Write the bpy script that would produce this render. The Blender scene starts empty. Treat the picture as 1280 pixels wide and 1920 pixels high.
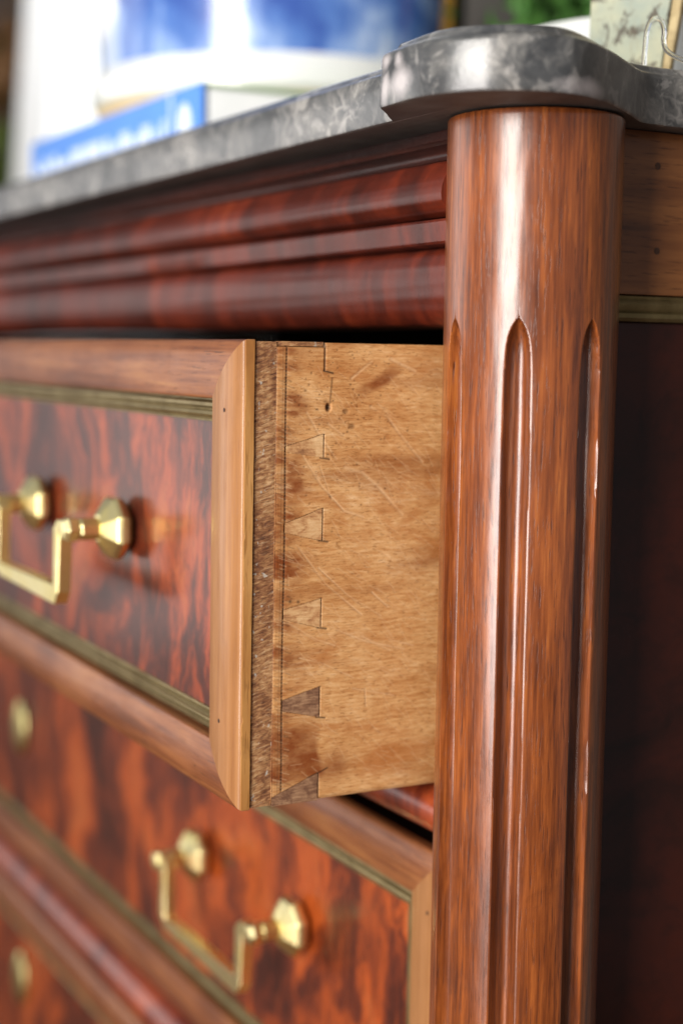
import bpy, bmesh, math, random
import numpy as np
from mathutils import Matrix, Vector, noise as mnoise
random.seed(4); rng = np.random.default_rng(4)
R = math.radians
scene = bpy.context.scene
C = scene.collection

# ------------------------------------------------------------------ camera
CAM = Vector((0.46631, -0.30817, -0.00416))
YAW, PITCH, ROLL, FPX = 2.633842, -0.105397, 0.013907, 2823.54
f = Vector((math.cos(PITCH)*math.cos(YAW), math.cos(PITCH)*math.sin(YAW), math.sin(PITCH)))
r = f.cross(Vector((0, 0, 1))).normalized(); u = r.cross(f)
cr, sr = math.cos(ROLL), math.sin(ROLL)
r2 = cr*r + sr*u; u2 = cr*u - sr*r
cd = bpy.data.cameras.new('camera'); cam = bpy.data.objects.new('camera', cd); C.objects.link(cam)
m = Matrix((r2, u2, -f)).transposed().to_4x4(); m.translation = CAM
cam.matrix_world = m
cd.sensor_fit = 'VERTICAL'; cd.sensor_height = 36; cd.lens = FPX/1920*36
cd.clip_start = 0.01; cd.clip_end = 100
cd.dof.use_dof = True; cd.dof.focus_distance = 0.52; cd.dof.aperture_fstop = 4.5; cd.dof.aperture_blades = 0
scene.camera = cam

# ------------------------------------------------------------------ light
w = bpy.data.worlds.new('World'); scene.world = w; w.use_nodes = True
bg = w.node_tree.nodes['Background']; bg.inputs[0].default_value = (0.93, 0.95, 1.0, 1); bg.inputs[1].default_value = 0.30
def area(name, loc, target, sx, sy, power, col):
    l = bpy.data.lights.new(name, 'AREA'); l.shape = 'RECTANGLE'; l.size = sx; l.size_y = sy
    l.energy = power; l.color = col
    o = bpy.data.objects.new(name, l); C.objects.link(o); o.location = loc
    o.rotation_euler = (Vector(target)-Vector(loc)).to_track_quat('-Z', 'Y').to_euler()
    return o
# a bright window in front of the chest and one to the left, plus two added lamps
area('window_light', (0.80, -1.75, 0.52), (0.0, 0, 0.15), 0.85, 1.25, 67, (1.0, 0.96, 0.90))
area('added_low_light', (0.78, -1.72, -0.36), (0.0, 0, -0.1), 0.85, 0.50, 20, (1.0, 0.95, 0.92))  # added low lamp standing in for the bright floor reflected in the column
area('left_window_light', (-2.2, -1.55, 0.0), (-0.8, 0.2, 0), 1.7, 1.3, 12, (1.0, 0.97, 0.94))
area('added_curtain_light', (-1.58, 0.545, 0.75), (-1.58, -1.0, 0.75), 0.55, 1.5, 7, (0.97, 0.99, 1.0))  # added lamp between curtain and solid wall, whitens the translucent linen
scene.view_settings.view_transform = 'Standard'; scene.view_settings.look = 'None'
scene.view_settings.exposure = 0.0; scene.view_settings.gamma = 1
scene.cycles.use_denoising = True
scene.cycles.max_bounces = 8

# ------------------------------------------------------------------ materials
def lin(h):
    h = h.lstrip('#'); c = [int(h[i:i+2], 16)/255 for i in (0, 2, 4)]
    return tuple([x/12.92 if x <= .04045 else ((x+.055)/1.055)**2.4 for x in c]) + (1,)
class NT:
    def __init__(s, name):
        s.m = bpy.data.materials.new(name); s.m.use_nodes = True; s.t = s.m.node_tree
        s.b = s.t.nodes['Principled BSDF']; s.co = s.t.nodes.new('ShaderNodeTexCoord')
    def n(s, typ, **k):
        x = s.t.nodes.new('ShaderNode'+typ)
        for a, b in k.items(): setattr(x, a, b)
        return x
    def l(s, a, b): s.t.links.new(a, b)
    def coords(s, scale=(1, 1, 1), off=(0, 0, 0), world_off=(0, 0, 0), src=None):
        mp = s.n('Mapping'); mp.inputs['Scale'].default_value = scale; mp.inputs['Location'].default_value = off
        s.l(src or s.co.outputs['Object'], mp.inputs[0]); out = mp.outputs[0]
        return out
    def noise(s, vec, scale=5, detail=4, rough=.55, dist=0):
        x = s.n('TexNoise'); x.inputs['Scale'].default_value = scale; x.inputs['Detail'].default_value = detail
        x.inputs['Roughness'].default_value = rough; x.inputs['Distortion'].default_value = dist
        s.l(vec, x.inputs['Vector']); return x.outputs['Fac']
    def ramp(s, fac, stops, interp='LINEAR'):
        x = s.n('ValToRGB'); e = x.color_ramp.elements; x.color_ramp.interpolation = interp
        while len(e) < len(stops): e.new(.5)
        for i, (p, c) in enumerate(stops):
            e[i].position = p; e[i].color = lin(c) if isinstance(c, str) else (c, c, c, 1)
        s.l(fac, x.inputs[0]); return x.outputs[0]
    def mix(s, a, b, fac, mode='MIX'):
        x = s.n('Mix', data_type='RGBA', blend_type=mode)
        for sock, v in ((x.inputs[0], fac), (x.inputs[6], a), (x.inputs[7], b)):
            if hasattr(v, 'links') or hasattr(v, 'is_linked'): s.l(v, sock)
            else: sock.default_value = lin(v) if isinstance(v, str) else v
        return x.outputs[2]
    def math(s, op, a, b=None, c=None, clamp=False):
        x = s.n('Math', operation=op, use_clamp=clamp)
        for i, v in enumerate((a, b, c)):
            if v is None: continue
            if hasattr(v, 'is_linked'): s.l(v, x.inputs[i])
            else: x.inputs[i].default_value = v
        return x.outputs[0]
    def attr(s, name):
        x = s.n('Attribute'); x.attribute_name = name; return x.outputs['Fac']
    def bump(s, h, strength=.3, dist=.0005):
        x = s.n('Bump'); x.inputs['Strength'].default_value = strength; x.inputs['Distance'].default_value = dist
        s.l(h, x.inputs['Height']); s.l(x.outputs[0], s.b.inputs['Normal'])
        return x
    def set(s, **k):
        for a, v in k.items():
            i = s.b.inputs[a.replace('_', ' ')]
            if hasattr(v, 'is_linked'): s.l(v, i)
            else: i.default_value = lin(v) if isinstance(v, str) else v
        return s

AX = {'x': 0, 'y': 1, 'z': 2}
def wood(name, axis, cols, rough=.3, coat=.4, coat_rough=.12, off=(0, 0, 0), fine=1.0, pores=.5, figure=.45, bump=.25, dirt=0.0, fleck=1.0):
    """polished straight-grained wood; grain runs along axis; cols dark>mid>light"""
    s = NT(name)
    def sc(along, across):
        v = [across]*3; v[AX[axis]] = along; return tuple(v)
    n1 = s.noise(s.coords(sc(14*fleck, 260*fine), off), 1, 5, .62, .3)        # fibre streaks
    n2 = s.noise(s.coords(sc(5, 55*fine), off), 1, 4, .55, 1.2)         # growth bands
    n3 = s.noise(s.coords((11, 11, 11), off), 1, 3, .5, .5)             # cloudy colour
    a = s.math('MULTIPLY_ADD', n1, 1-figure, s.math('MULTIPLY', n2, figure))
    a = s.math('MULTIPLY_ADD', s.math('SUBTRACT', n3, .5), .35, a)
    col = s.ramp(a, [(.30, cols[0]), (.46, cols[1]), (.58, cols[2]), (.72, cols[3] if len(cols) > 3 else cols[2])])
    pr = s.noise(s.coords(sc(95, 1500), off), 1, 2, .5, 0)
    pm = s.ramp(pr, [(.60, 0.0), (.70, 1.0)])
    col = s.mix(col, cols[0], s.math('MULTIPLY', pm, pores))
    if dirt:
        dn = s.noise(s.coords((38, 38, 38), off), 1, 6, .7, .8)
        col = s.mix(col, '#2a130b', s.math('MULTIPLY', s.ramp(dn, [(.56, 0.0), (.74, 1.0)]), dirt))
    rr = s.noise(s.coords((60, 60, 60), off), 1, 5, .6)
    s.set(Base_Color=col, Roughness=s.math('MULTIPLY_ADD', rr, .22, rough-.11), Coat_Weight=coat, Coat_IOR=1.52, Specular_IOR_Level=.3, Coat_Roughness=s.math('MULTIPLY_ADD', rr, .16, max(coat_rough-.06, .01)))
    h = s.math('MULTIPLY_ADD', pm, -.6, s.math('MULTIPLY', n1, .5))
    h = s.math('ADD', h, s.noise(s.coords((170, 170, 170), off), 1, 3, .6))
    s.bump(h, bump, .0004)
    return s.m

def flame(name, off, dark='#2a120d', mid='#4a1e13', hot='#8a3a1a', stretch=1.0, coat=.32, crough=.15):
    """flame-figured mahogany veneer, figure rising in z"""
    s = NT(name)
    p = s.coords((1, 1, 1), off)
    wv = s.n('TexNoise'); wv.inputs['Scale'].default_value = 11; wv.inputs['Detail'].default_value = 5
    s.l(p, wv.inputs['Vector'])
    vm = s.n('VectorMath', operation='MULTIPLY_ADD'); s.l(wv.outputs['Color'], vm.inputs[0])
    vm.inputs[1].default_value = (.10, 0, .09); s.l(p, vm.inputs[2])
    q = s.coords((34, 5, 16*stretch), (0, 0, 0), src=vm.outputs[0])
    a = s.noise(q, 1, 5, .60, .9)
    q2 = s.coords((150, 8, 26), (3, 1, 2), src=vm.outputs[0])
    b = s.noise(q2, 1, 6, .7, 1.0)
    q3 = s.coords((17, 4, 9), (7, 1, 2), src=vm.outputs[0])
    c = s.noise(q3, 1, 2, .5, .4)
    fmix = s.math('ADD', s.math('MULTIPLY', a, .50), s.math('ADD', s.math('MULTIPLY', b, .17), s.math('MULTIPLY', c, .42)))
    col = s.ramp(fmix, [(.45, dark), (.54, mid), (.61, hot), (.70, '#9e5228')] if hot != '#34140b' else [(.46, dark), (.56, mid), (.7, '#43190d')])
    sp_ = s.noise(s.coords((330, 60, 90), off), 1, 5, .7, .6)
    col = s.mix(col, dark, s.math('MULTIPLY', s.ramp(sp_, [(.50, 0.0), (.64, 1.0)]), .45))
    col = s.mix(col, hot, s.math('MULTIPLY', s.ramp(sp_, [(.36, 1.0), (.47, 0.0)]), .30))
    rr = s.noise(s.coords((35, 35, 35), off), 1, 5, .6)
    s.set(Base_Color=col, Roughness=.32, Specular_IOR_Level=.2, Coat_Weight=coat, Coat_Roughness=s.math('MULTIPLY_ADD', rr, .12, crough-.05))
    h = s.noise(s.coords((260, 260, 60), off), 1, 4, .6)
    s.bump(h, .12, .0004)
    return s.m

ROW = ['#5a2814', '#8a4520', '#a65c2c', '#bd7636']
M = {}
M['column'] = wood('column_mahogany', 'z', ['#48200d', '#6e3614', '#89481d', '#a46029'], rough=.36, coat=1.0, coat_rough=.21, pores=.8, dirt=.3, bump=.4, fine=2.6, figure=.30, fleck=2.4)
M['rail_x'] = wood('crossband_rail', 'x', ['#482614', '#6a3b20', '#824f2d', '#9a683b'], rough=.42, coat=.2, pores=.6, fine=1.2, dirt=.25)
M['rail_z'] = wood('crossband_stile', 'z', ['#784a2a', '#8a5d36', '#966840', '#a6784a'], rough=.40, coat=.3, pores=.3, fine=1.8, dirt=.12)
M['cornice'] = wood('cornice_mahogany', 'z', ['#260b06', '#471609', '#64220e', '#823617'], rough=.46, coat=.3, coat_rough=.28, pores=.4, figure=.5, dirt=.35, fine=.3)
M['cornice_top'] = wood('cornice_top_shaded', 'x', ['#140705', '#280e08', '#3a150b', '#4a1d0f'], rough=.5, coat=.2, coat_rough=.25, dirt=.5)  # darkened colours imitate shade below the slab overhang, with random dirt on top
M['bullnose'] = wood('bullnose_mahogany', 'z', ['#3a120a', '#642412', '#8a3a1c', '#ac5228'], rough=.34, coat=.6, coat_rough=.2, pores=.4, fine=.5)
M['side_rail'] = wood('side_rail_wood', 'y', ['#4a2812', '#6f4221', '#80502a', '#8f5c32'], rough=.4, coat=.25, pores=.7, fine=.8)
M['flame'] = flame('flame_veneer', (0, 0, 0))
M['flame_b'] = flame('flame_veneer_middle', (1.7, .3, .8), dark='#2e120c', mid='#5a2412', hot='#984318')
M['flame_c'] = flame('flame_veneer_lower', (3.1, .9, 1.9), dark='#2e120c', mid='#5a2412', hot='#984318')
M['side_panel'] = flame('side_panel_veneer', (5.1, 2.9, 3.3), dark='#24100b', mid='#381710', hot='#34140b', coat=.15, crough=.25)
M['dark'] = wood('shade_dark_wood', 'x', ['#120a06', '#1c100a', '#26160d'], rough=.8, coat=0)  # near-black tone stands in for shade inside the carcass and drawer gaps
M['pine'] = wood('inner_wood', 'y', ['#5a3a20', '#7a5230', '#90653e'], rough=.7, coat=0)

def brass(name, c, rough=.2, c2=None, metal=1.0):
    s = NT(name)
    n = s.noise(s.coords((70, 70, 70)), 1, 5, .65, .4)
    col = s.mix(c, c2 or c, s.ramp(n, [(.4, 0.0), (.68, 1.0)]))
    s.set(Base_Color=col, Metallic=metal, Roughness=s.math('MULTIPLY_ADD', n, .25, rough-.1))
    s.bump(s.noise(s.coords((400, 400, 400)), 1, 3, .6), .12, .0002)
    return s.m
M['brass'] = brass('polished_brass', '#f8eab0', .31, '#ead890')
M['old_brass'] = brass('tarnished_brass', '#93835c', .38, '#736443', .8)
M['pale_brass'] = brass('pale_brass', '#cfc48c', .3, '#a89a60')

FOSSILS = [(.0368, -.0498, .0836, .0068, .0052), (.0262, -.0493, .0838, .0030, .0062), (.0263, -.0493, .0918, .0036, .0026), (.0165, -.0440, .0850, .0026, .0066), (.0350, -.0500, .0910, .0030, .0024), (.0779, .0020, .0800, .0040, .0030)]
def marble():
    s = NT('grey_fossil_marble')
    p = s.coords((1, 1, 1))
    wv = s.n('TexNoise'); wv.inputs['Scale'].default_value = 38; wv.inputs['Detail'].default_value = 4
    s.l(p, wv.inputs['Vector'])
    vm = s.n('VectorMath', operation='MULTIPLY_ADD'); s.l(wv.outputs['Color'], vm.inputs[0])
    vm.inputs[1].default_value = (.03, .03, .03); s.l(p, vm.inputs[2])
    base = s.noise(vm.outputs[0], 30, 7, .7, .6)
    col = s.ramp(base, [(.36, '#2c2d2e'), (.47, '#444546'), (.56, '#636260'), (.68, '#94918c')])
    vo = s.n('TexVoronoi', feature='DISTANCE_TO_EDGE'); vo.inputs['Scale'].default_value = 120
    s.l(vm.outputs[0], vo.inputs['Vector'])
    vein = s.ramp(vo.outputs[0], [(0.0, 1.0), (.16, 0.0)])
    msk = s.ramp(s.noise(p, 22, 4, .6, .5), [(.48, 0.0), (.66, 1.0)])
    col = s.mix(col, '#a9a5a0', s.math('MULTIPLY', s.math('MULTIPLY', vein, msk), .5))
    fos = s.ramp(s.noise(s.coords((75, 75, 60), (4, 2, 1)), 1, 4, .6, 1.2), [(.57, 0.0), (.63, 1.0)])
    col = s.mix(col, '#b3afab', s.math('MULTIPLY', fos, .3))
    wp = s.noise(s.coords((120, 120, 120), (2, 2, 2)), 1, 4, .6, .3)
    for (cx_, cy_, cz_, rx_, rz_) in FOSSILS:
        mp = s.n('Mapping'); mp.inputs['Location'].default_value = (-cx_/rx_, -cy_/.02, -cz_/rz_); mp.inputs['Scale'].default_value = (1/rx_, 50, 1/rz_)
        s.l(s.co.outputs['Object'], mp.inputs[0])
        ln = s.n('VectorMath', operation='LENGTH'); s.l(mp.outputs[0], ln.inputs[0])
        dd = s.math('MULTIPLY_ADD', wp, .9, ln.outputs['Value'])
        col = s.mix(col, '#b9b2b2', s.math('MULTIPLY', s.ramp(dd, [(.0, 1.0), (.62, 1.0), (1.0, 0.0)]) if False else s.math('SUBTRACT', 1.75, dd, clamp=True), .8))
    dk = s.ramp(s.noise(s.coords((50, 50, 70), (9, 2, 1)), 1, 5, .65, .8), [(.56, 0.0), (.68, 1.0)])
    col = s.mix(col, '#2b2c2e', s.math('MULTIPLY', dk, .7))
    s.set(Base_Color=col, Roughness=s.math('MULTIPLY_ADD', base, .2, .15), Coat_Weight=.5, Coat_IOR=1.6, Coat_Roughness=.32)
    s.bump(s.noise(s.coords((120, 120, 120)), 1, 6, .7), .35, .0008)
    return s.m
M['marble'] = marble()

def plain(name, c, rough=.5, c2=None, scale=30, **k):
    s = NT(name)
    n = s.noise(s.coords((scale,)*3), 1, 5, .6, .3)
    s.set(Base_Color=s.mix(c, c2 or c, s.ramp(n, [(.38, 0.0), (.66, 1.0)])), Roughness=rough, **k)
    return s.m
M['marble_sawn'] = plain('sawn_marble_underside', '#463f3b', .55, '#55504c', 60)
M['page'] = plain('book_pages', '#e9ebea', .7, '#dfe2e2')
M['blue'] = plain('blue_book_cloth', '#5a92e2', .5, '#5288da')
M['white_ink'] = plain('white_ink', '#dfeaf8', .5)
M['green_edge'] = plain('green_cover_edge', '#7f9a68', .5)
M['white'] = plain('white_glaze', '#f0f2ef', .2, '#e6e9e8', Coat_Weight=.5)
M['linen'] = plain('white_linen', '#f6f6f4', .9, '#efefef', 60)
_t = M['linen'].node_tree; _tr = _t.nodes.new('ShaderNodeBsdfTranslucent'); _mx = _t.nodes.new('ShaderNodeMixShader')
_tr.inputs[0].default_value = (.93, .94, .95, 1); _mx.inputs[0].default_value = .45
_t.links.new(_t.nodes['Principled BSDF'].outputs[0], _mx.inputs[1]); _t.links.new(_tr.outputs[0], _mx.inputs[2])
_t.links.new(_mx.outputs[0], _t.nodes['Material Output'].inputs[0])
M['tan'] = plain('unglazed_foot', '#cdb68e', .7, '#c2a87c')
M['leaf'] = plain('fern_green', '#3c6a2a', .6, '#557f3a', 50)
M['leaf_brown'] = plain('brown_leaf', '#8a6238', .6, '#6a4526', 20)
M['leaf_olive'] = plain('olive_leaf', '#5a6a2c', .6, '#80953f', 20)
M['wall'] = plain('taupe_wall', '#57524c', .8, '#4c4742', 4)
M['floor'] = wood('floor_boards', 'x', ['#3a2416', '#5c3a24', '#704a2e'], rough=.4, coat=.2, fine=.2)
M['gilt'] = brass('gilt', '#a87e36', .35, '#8c6a2c')
M['raw_edge'] = plain('raw_board_edge', '#b8a57c', .8, '#8d7a55', 120)
M['backing_cloth'] = plain('dark_cloth', '#2c2a26', .9, '#38352f')  # even dark tone of the picture frame backing

def porcelain():
    s = NT('blue_and_white_glaze')
    p = s.coords((1, 1, 1))
    wv = s.n('TexNoise'); wv.inputs['Scale'].default_value = 9; wv.inputs['Detail'].default_value = 3
    s.l(p, wv.inputs['Vector'])
    vm = s.n('VectorMath', operation='MULTIPLY_ADD'); s.l(wv.outputs['Color'], vm.inputs[0])
    vm.inputs[1].default_value = (.06, .06, .06); s.l(p, vm.inputs[2])
    n = s.noise(vm.outputs[0], 13, 4, .55, .8)
    st = s.noise(s.coords((60, 60, 12), src=vm.outputs[0]), 1, 3, .5)
    a = s.math('MULTIPLY_ADD', st, .35, s.math('MULTIPLY', n, .65))
    col = s.ramp(a, [(.38, '#2e4c9c'), (.48, '#5076bc'), (.56, '#8ca8d8'), (.66, '#dfe8f2')])
    # white patch painted into the glaze colour as the window's highlight
    sp = s.n('SeparateXYZ'); s.l(s.co.outputs['Object'], sp.inputs[0])
    dd = s.n('VectorMath', operation='DISTANCE'); s.l(vm.outputs[0], dd.inputs[0]); dd.inputs[1].default_value = (.018, -.083, .115)
    wm = s.ramp(dd.outputs['Value'], [(.030, 1.0), (.036, 0.0)])
    col = s.mix(col, '#f2f6fb', wm)
    s.set(Base_Color=col, Roughness=.25, Coat_Weight=.6, Coat_Roughness=.05)
    return s.m
M['porcelain'] = porcelain()

def cream_paint():
    s = NT('distressed_cream_paint')
    n = s.noise(s.coords((60, 60, 60)), 1, 7, .7, .8)
    n2 = s.noise(s.coords((160, 160, 60), (3, 3, 3)), 1, 5, .7, .3)
    col = s.mix('#b3b092', '#8f988c', s.ramp(s.noise(s.coords((22, 22, 22)), 1, 4, .6), [(.4, 0.0), (.62, 1.0)]))
    col = s.mix(col, '#4c443a', s.ramp(n, [(.53, 0.0), (.59, 1.0)]))
    col = s.mix(col, '#8f8a72', s.math('MULTIPLY', s.ramp(n2, [(.55, 0.0), (.7, 1.0)]), .6))
    s.set(Base_Color=col, Roughness=.7); s.bump(n, .5, .001); return s.m
M['cream'] = cream_paint()
gl = NT('clear_glass'); gl.set(Base_Color='#ffffff', Roughness=.02, Transmission_Weight=1.0, IOR=1.48); M['glass'] = gl.m

def side_oak(name):
    """drawer lining: colours from grain nodes; attributes 'stain', 'dark', 'pale' carry stains, scribe marks and scratches"""
    s = NT(name)
    n1 = s.noise(s.coords((200, 150, 1100)), 1, 5, .65, .4)
    n2 = s.noise(s.coords((30, 16, 330)), 1, 5, .6, 1.4)
    n3 = s.noise(s.coords((34, 26, 40)), 1, 5, .62, .8)
    a = s.math('ADD', s.math('MULTIPLY', n1, .42), s.math('ADD', s.math('MULTIPLY', n2, .24), s.math('MULTIPLY', n3, .34)))
    col = s.ramp(a, [(.35, '#9c6230'), (.45, '#ba8551'), (.54, '#cc9c67'), (.65, '#e0ba8c')])
    fl = s.ramp(s.noise(s.coords((500, 330, 1900)), 1, 3, .6), [(.57, 0.0), (.66, 1.0)])
    col = s.mix(col, '#83501f', s.math('MULTIPLY', fl, .55))
    red = s.ramp(s.noise(s.coords((20, 20, 44), (5, 1, 2)), 1, 4, .6, .9), [(.5, 0.0), (.68, 1.0)])
    col = s.mix(col, '#a3622e', s.math('MULTIPLY', red, .75))
    sn = s.noise(s.coords((90, 90, 160)), 1, 5, .6)
    st = s.math('MULTIPLY', s.attr('stain'), s.ramp(sn, [(.3, .55), (.6, 1.0)]))
    col = s.mix(col, '#7c3f18', st)
    col = s.mix(col, '#d9b489', s.math('MULTIPLY', s.attr('pale'), .75))
    col = s.mix(col, '#1f120b', s.attr('dark'))
    s.set(Base_Color=col, Roughness=s.math('MULTIPLY_ADD', n3, .3, .42), Specular_IOR_Level=.35)
    s.bump(s.math('ADD', n1, s.math('MULTIPLY', fl, -.5)), .35, .0005)
    return s.m
M['side_oak'] = side_oak('drawer_side_oak')

def end_grain():
    s = NT('sawn_end_grain')
    mp = s.n('Mapping'); mp.inputs['Rotation'].default_value = (R(-15), 0, 0); s.l(s.co.outputs['Object'], mp.inputs[0])
    n1 = s.noise(s.coords((260, 240, 800), src=mp.outputs[0]), 1, 6, .7, .5)
    n2 = s.noise(s.coords((45, 70, 40)), 1, 4, .6, .8)
    a = s.math('MULTIPLY_ADD', n1, .62, s.math('MULTIPLY', n2, .38))
    col = s.ramp(a, [(.38, '#55301a'), (.46, '#7c4f2e'), (.54, '#a0744a'), (.63, '#c29b70')])
    wn = s.noise(s.coords((60, 150, 1000), src=mp.outputs[0]), 1, 4, .65, .5)
    col = s.mix(col, '#cdb08a', s.math('MULTIPLY', s.ramp(wn, [(.56, 0.0), (.66, 1.0)]), .4))
    col = s.mix(col, '#3a1e10', s.math('MULTIPLY', s.ramp(wn, [(.36, 1.0), (.44, 0.0)]), .45))
    pl = s.ramp(s.noise(s.coords((420, 420, 300), (5, 5, 5)), 1, 2, .5), [(.66, 0.0), (.71, 1.0)])
    col = s.mix(col, '#b9b4a8', s.math('MULTIPLY', pl, .7))
    s.set(Base_Color=col, Roughness=.75)
    s.bump(s.math('ADD', n1, s.math('MULTIPLY', wn, 1.2)), .5, .0006)
    return s.m
M['end_grain'] = end_grain()
def pin_wood(nm, cs):
    s = NT(nm)
    n1 = s.noise(s.coords((220, 160, 1300)), 1, 5, .7, .4)
    n2 = s.noise(s.coords((110, 110, 130), (2, 2, 9)), 1, 5, .7, .6)
    col = s.ramp(s.math('MULTIPLY_ADD', n1, .4, s.math('MULTIPLY', n2, .6)), list(zip((.36, .46, .53, .64), cs)))
    s.set(Base_Color=col, Roughness=.7); s.bump(n1, .4, .0004); return s.m
M['pin'] = pin_wood('pale_dovetail_pin', ('#7a5030', '#ac7c50', '#c49a6a', '#d8b486'))
M['pin_dark'] = pin_wood('dark_dovetail_pin', ('#4a3020', '#745038', '#947052', '#b08c68'))
M['edge_strip'] = wood('moulding_edge_wood', 'z', ['#744818', '#946230', '#a67640', '#bd9058'], rough=.4, coat=.35, fine=.6, pores=.5, dirt=.25)
M['peg'] = plain('dark_peg', '#4a2c1a', .6, '#2a160c', 300)

# ------------------------------------------------------------------ helpers
def mesh(name, verts, faces, mat, parent=None, smooth=True, autosmooth=None):
    me = bpy.data.meshes.new(name); me.from_pydata([tuple(v) for v in verts], [], faces); me.update()
    bm = bmesh.new(); bm.from_mesh(me); bmesh.ops.recalc_face_normals(bm, faces=bm.faces)
    if smooth:
        for fc in bm.faces: fc.smooth = True
        ang = R(autosmooth if autosmooth is not None else 35)
        for e in bm.edges:
            if len(e.link_faces) == 2 and e.calc_face_angle(0) > ang: e.smooth = False
    bm.to_mesh(me); bm.free()
    me.materials.append(mat)
    o = bpy.data.objects.new(name, me); C.objects.link(o)
    if parent is not None: o.parent = parent
    return o
def box(name, lo, hi, mat, parent=None, bevel=.0006, seg=2, jitter=0):
    bm = bmesh.new(); bmesh.ops.create_cube(bm, size=1)
    lo = Vector(lo); hi = Vector(hi)
    for v in bm.verts:
        v.co = Vector([lo[i]+(v.co[i]+.5)*(hi[i]-lo[i]) for i in range(3)])
    if bevel: bmesh.ops.bevel(bm, geom=list(bm.edges), offset=bevel, segments=seg, affect='EDGES', profile=.6)
    for fc in bm.faces: fc.smooth = True
    for e in bm.edges:
        if len(e.link_faces) == 2 and e.calc_face_angle(0) > R(40): e.smooth = False
    me = bpy.data.meshes.new(name); bm.to_mesh(me); bm.free(); me.materials.append(mat)
    o = bpy.data.objects.new(name, me); C.objects.link(o)
    if parent is not None: o.parent = parent
    return o
def thing(name, label, cat, loc=(0, 0, 0), rot=(0, 0, 0), group=None):
    o = bpy.data.objects.new(name, None); C.objects.link(o); o.location = loc; o.rotation_euler = rot
    o.empty_display_size = .02; tag(o, label, cat, group); return o
def tag(o, label, cat, group=None, kind=None):
    o['label'] = label; o['category'] = cat
    if group: o['group'] = group
    if kind: o['kind'] = kind
    return o
def structure(o): o['kind'] = 'structure'; return o
def loft(rings, closed_ring=True, caps=True):
    """rings: list of equal-length lists of points -> verts, faces"""
    n = len(rings[0]); V = [p for rg in rings for p in rg]; F = []
    for i in range(len(rings)-1):
        for j in range(n if closed_ring else n-1):
            k = (j+1) % n; F.append((i*n+j, i*n+k, (i+1)*n+k, (i+1)*n+j))
    if caps: F.append(tuple(range(n))[::-1]); F.append(tuple(range((len(rings)-1)*n, len(rings)*n)))
    return V, F
def tube(path, rad, sides=12, square=False, up=Vector((0, 1, 0))):
    rings = []
    P = [Vector(p) for p in path]
    for i, p in enumerate(P):
        t = (P[min(i+1, len(P)-1)]-P[max(i-1, 0)]).normalized()
        a = t.cross(up).normalized(); b = t.cross(a).normalized()
        # mitre stretch at corners
        k = 1.0
        if 0 < i < len(P)-1:
            d = (P[i]-P[i-1]).normalized(); k = 1/max(.3, d.dot(t))
        rr = rad[i] if isinstance(rad, (list, tuple)) else rad
        rings.append([p + (a*math.cos(q)*k + b*math.sin(q))*rr for q in [2*math.pi*(j+.5)/sides for j in range(sides)]])
    return loft(rings)
def sweep_x(name, prof, x0, x1, mat, parent, seg=1, wob=0.0, closed=True):
    """profile (y,z) list swept along x"""
    rings = []
    for i in range(seg+1):
        x = x0+(x1-x0)*i/seg
        rg = []
        for j, (y, z) in enumerate(prof):
            d = wob*mnoise.noise(Vector((x*9, j*.35, z*40))) if wob else 0
            rg.append((x, y+d, z+d*.5))
        rings.append(rg)
    V, F = loft(rings); return mesh(name, V, F, mat, parent, autosmooth=30)
def smooth_profile(pts, n=5):
    """Catmull-Rom through points"""
    P = [Vector(p) for p in pts]; out = []
    for i in range(len(P)-1):
        a = P[max(i-1, 0)]; b = P[i]; c = P[i+1]; d = P[min(i+2, len(P)-1)]
        for k in range(n):
            t = k/n
            out.append(tuple(.5*((2*b)+(c-a)*t+(2*a-5*b+4*c-d)*t*t+(3*b-a-3*c+d)*t**3)))
    out.append(tuple(P[-1])); return out

# ------------------------------------------------------------------ frame ring with mitres
def frame_member(name, side, prof, x0, x1, z0, z1, mat, parent, back, kx=1.0, kz=1.0, seg=40, nick=0.0):
    """prof: list (t, y) from outer edge inward; side in top,bottom,left,right; x0<x1, z0<z1 outer rectangle"""
    rings = []
    n = len(prof)
    for i in range(seg+1):
        s = i/seg
        # denser near ends
        s = .5-.5*math.cos(math.pi*s)
        rg = []
        for (t, y) in prof:
            tx, tz = t*kx, t*kz
            if side in ('top', 'bottom'):
                x = (x0+tx)+(x1-x0-2*tx)*s; z = z1-tz if side == 'top' else z0+tz
            else:
                z = (z0+tz)+(z1-z0-2*tz)*s; x = x1-tx if side == 'right' else x0+tx
            d = .00012*mnoise.noise(Vector((x*60, t*200, z*60)))
            if t < .0015: d += nick*max(0, mnoise.noise(Vector((x*240, 3, z*240)))-.25)
            rg.append((x, y+d, z))
        rg.append((rg[-1][0], back, rg[-1][2])); rg.append((rg[0][0], back, rg[0][2]))
        rings.append(rg)
    V, F = loft(rings)
    return mesh(name, V, F, mat, parent, autosmooth=28)

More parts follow.
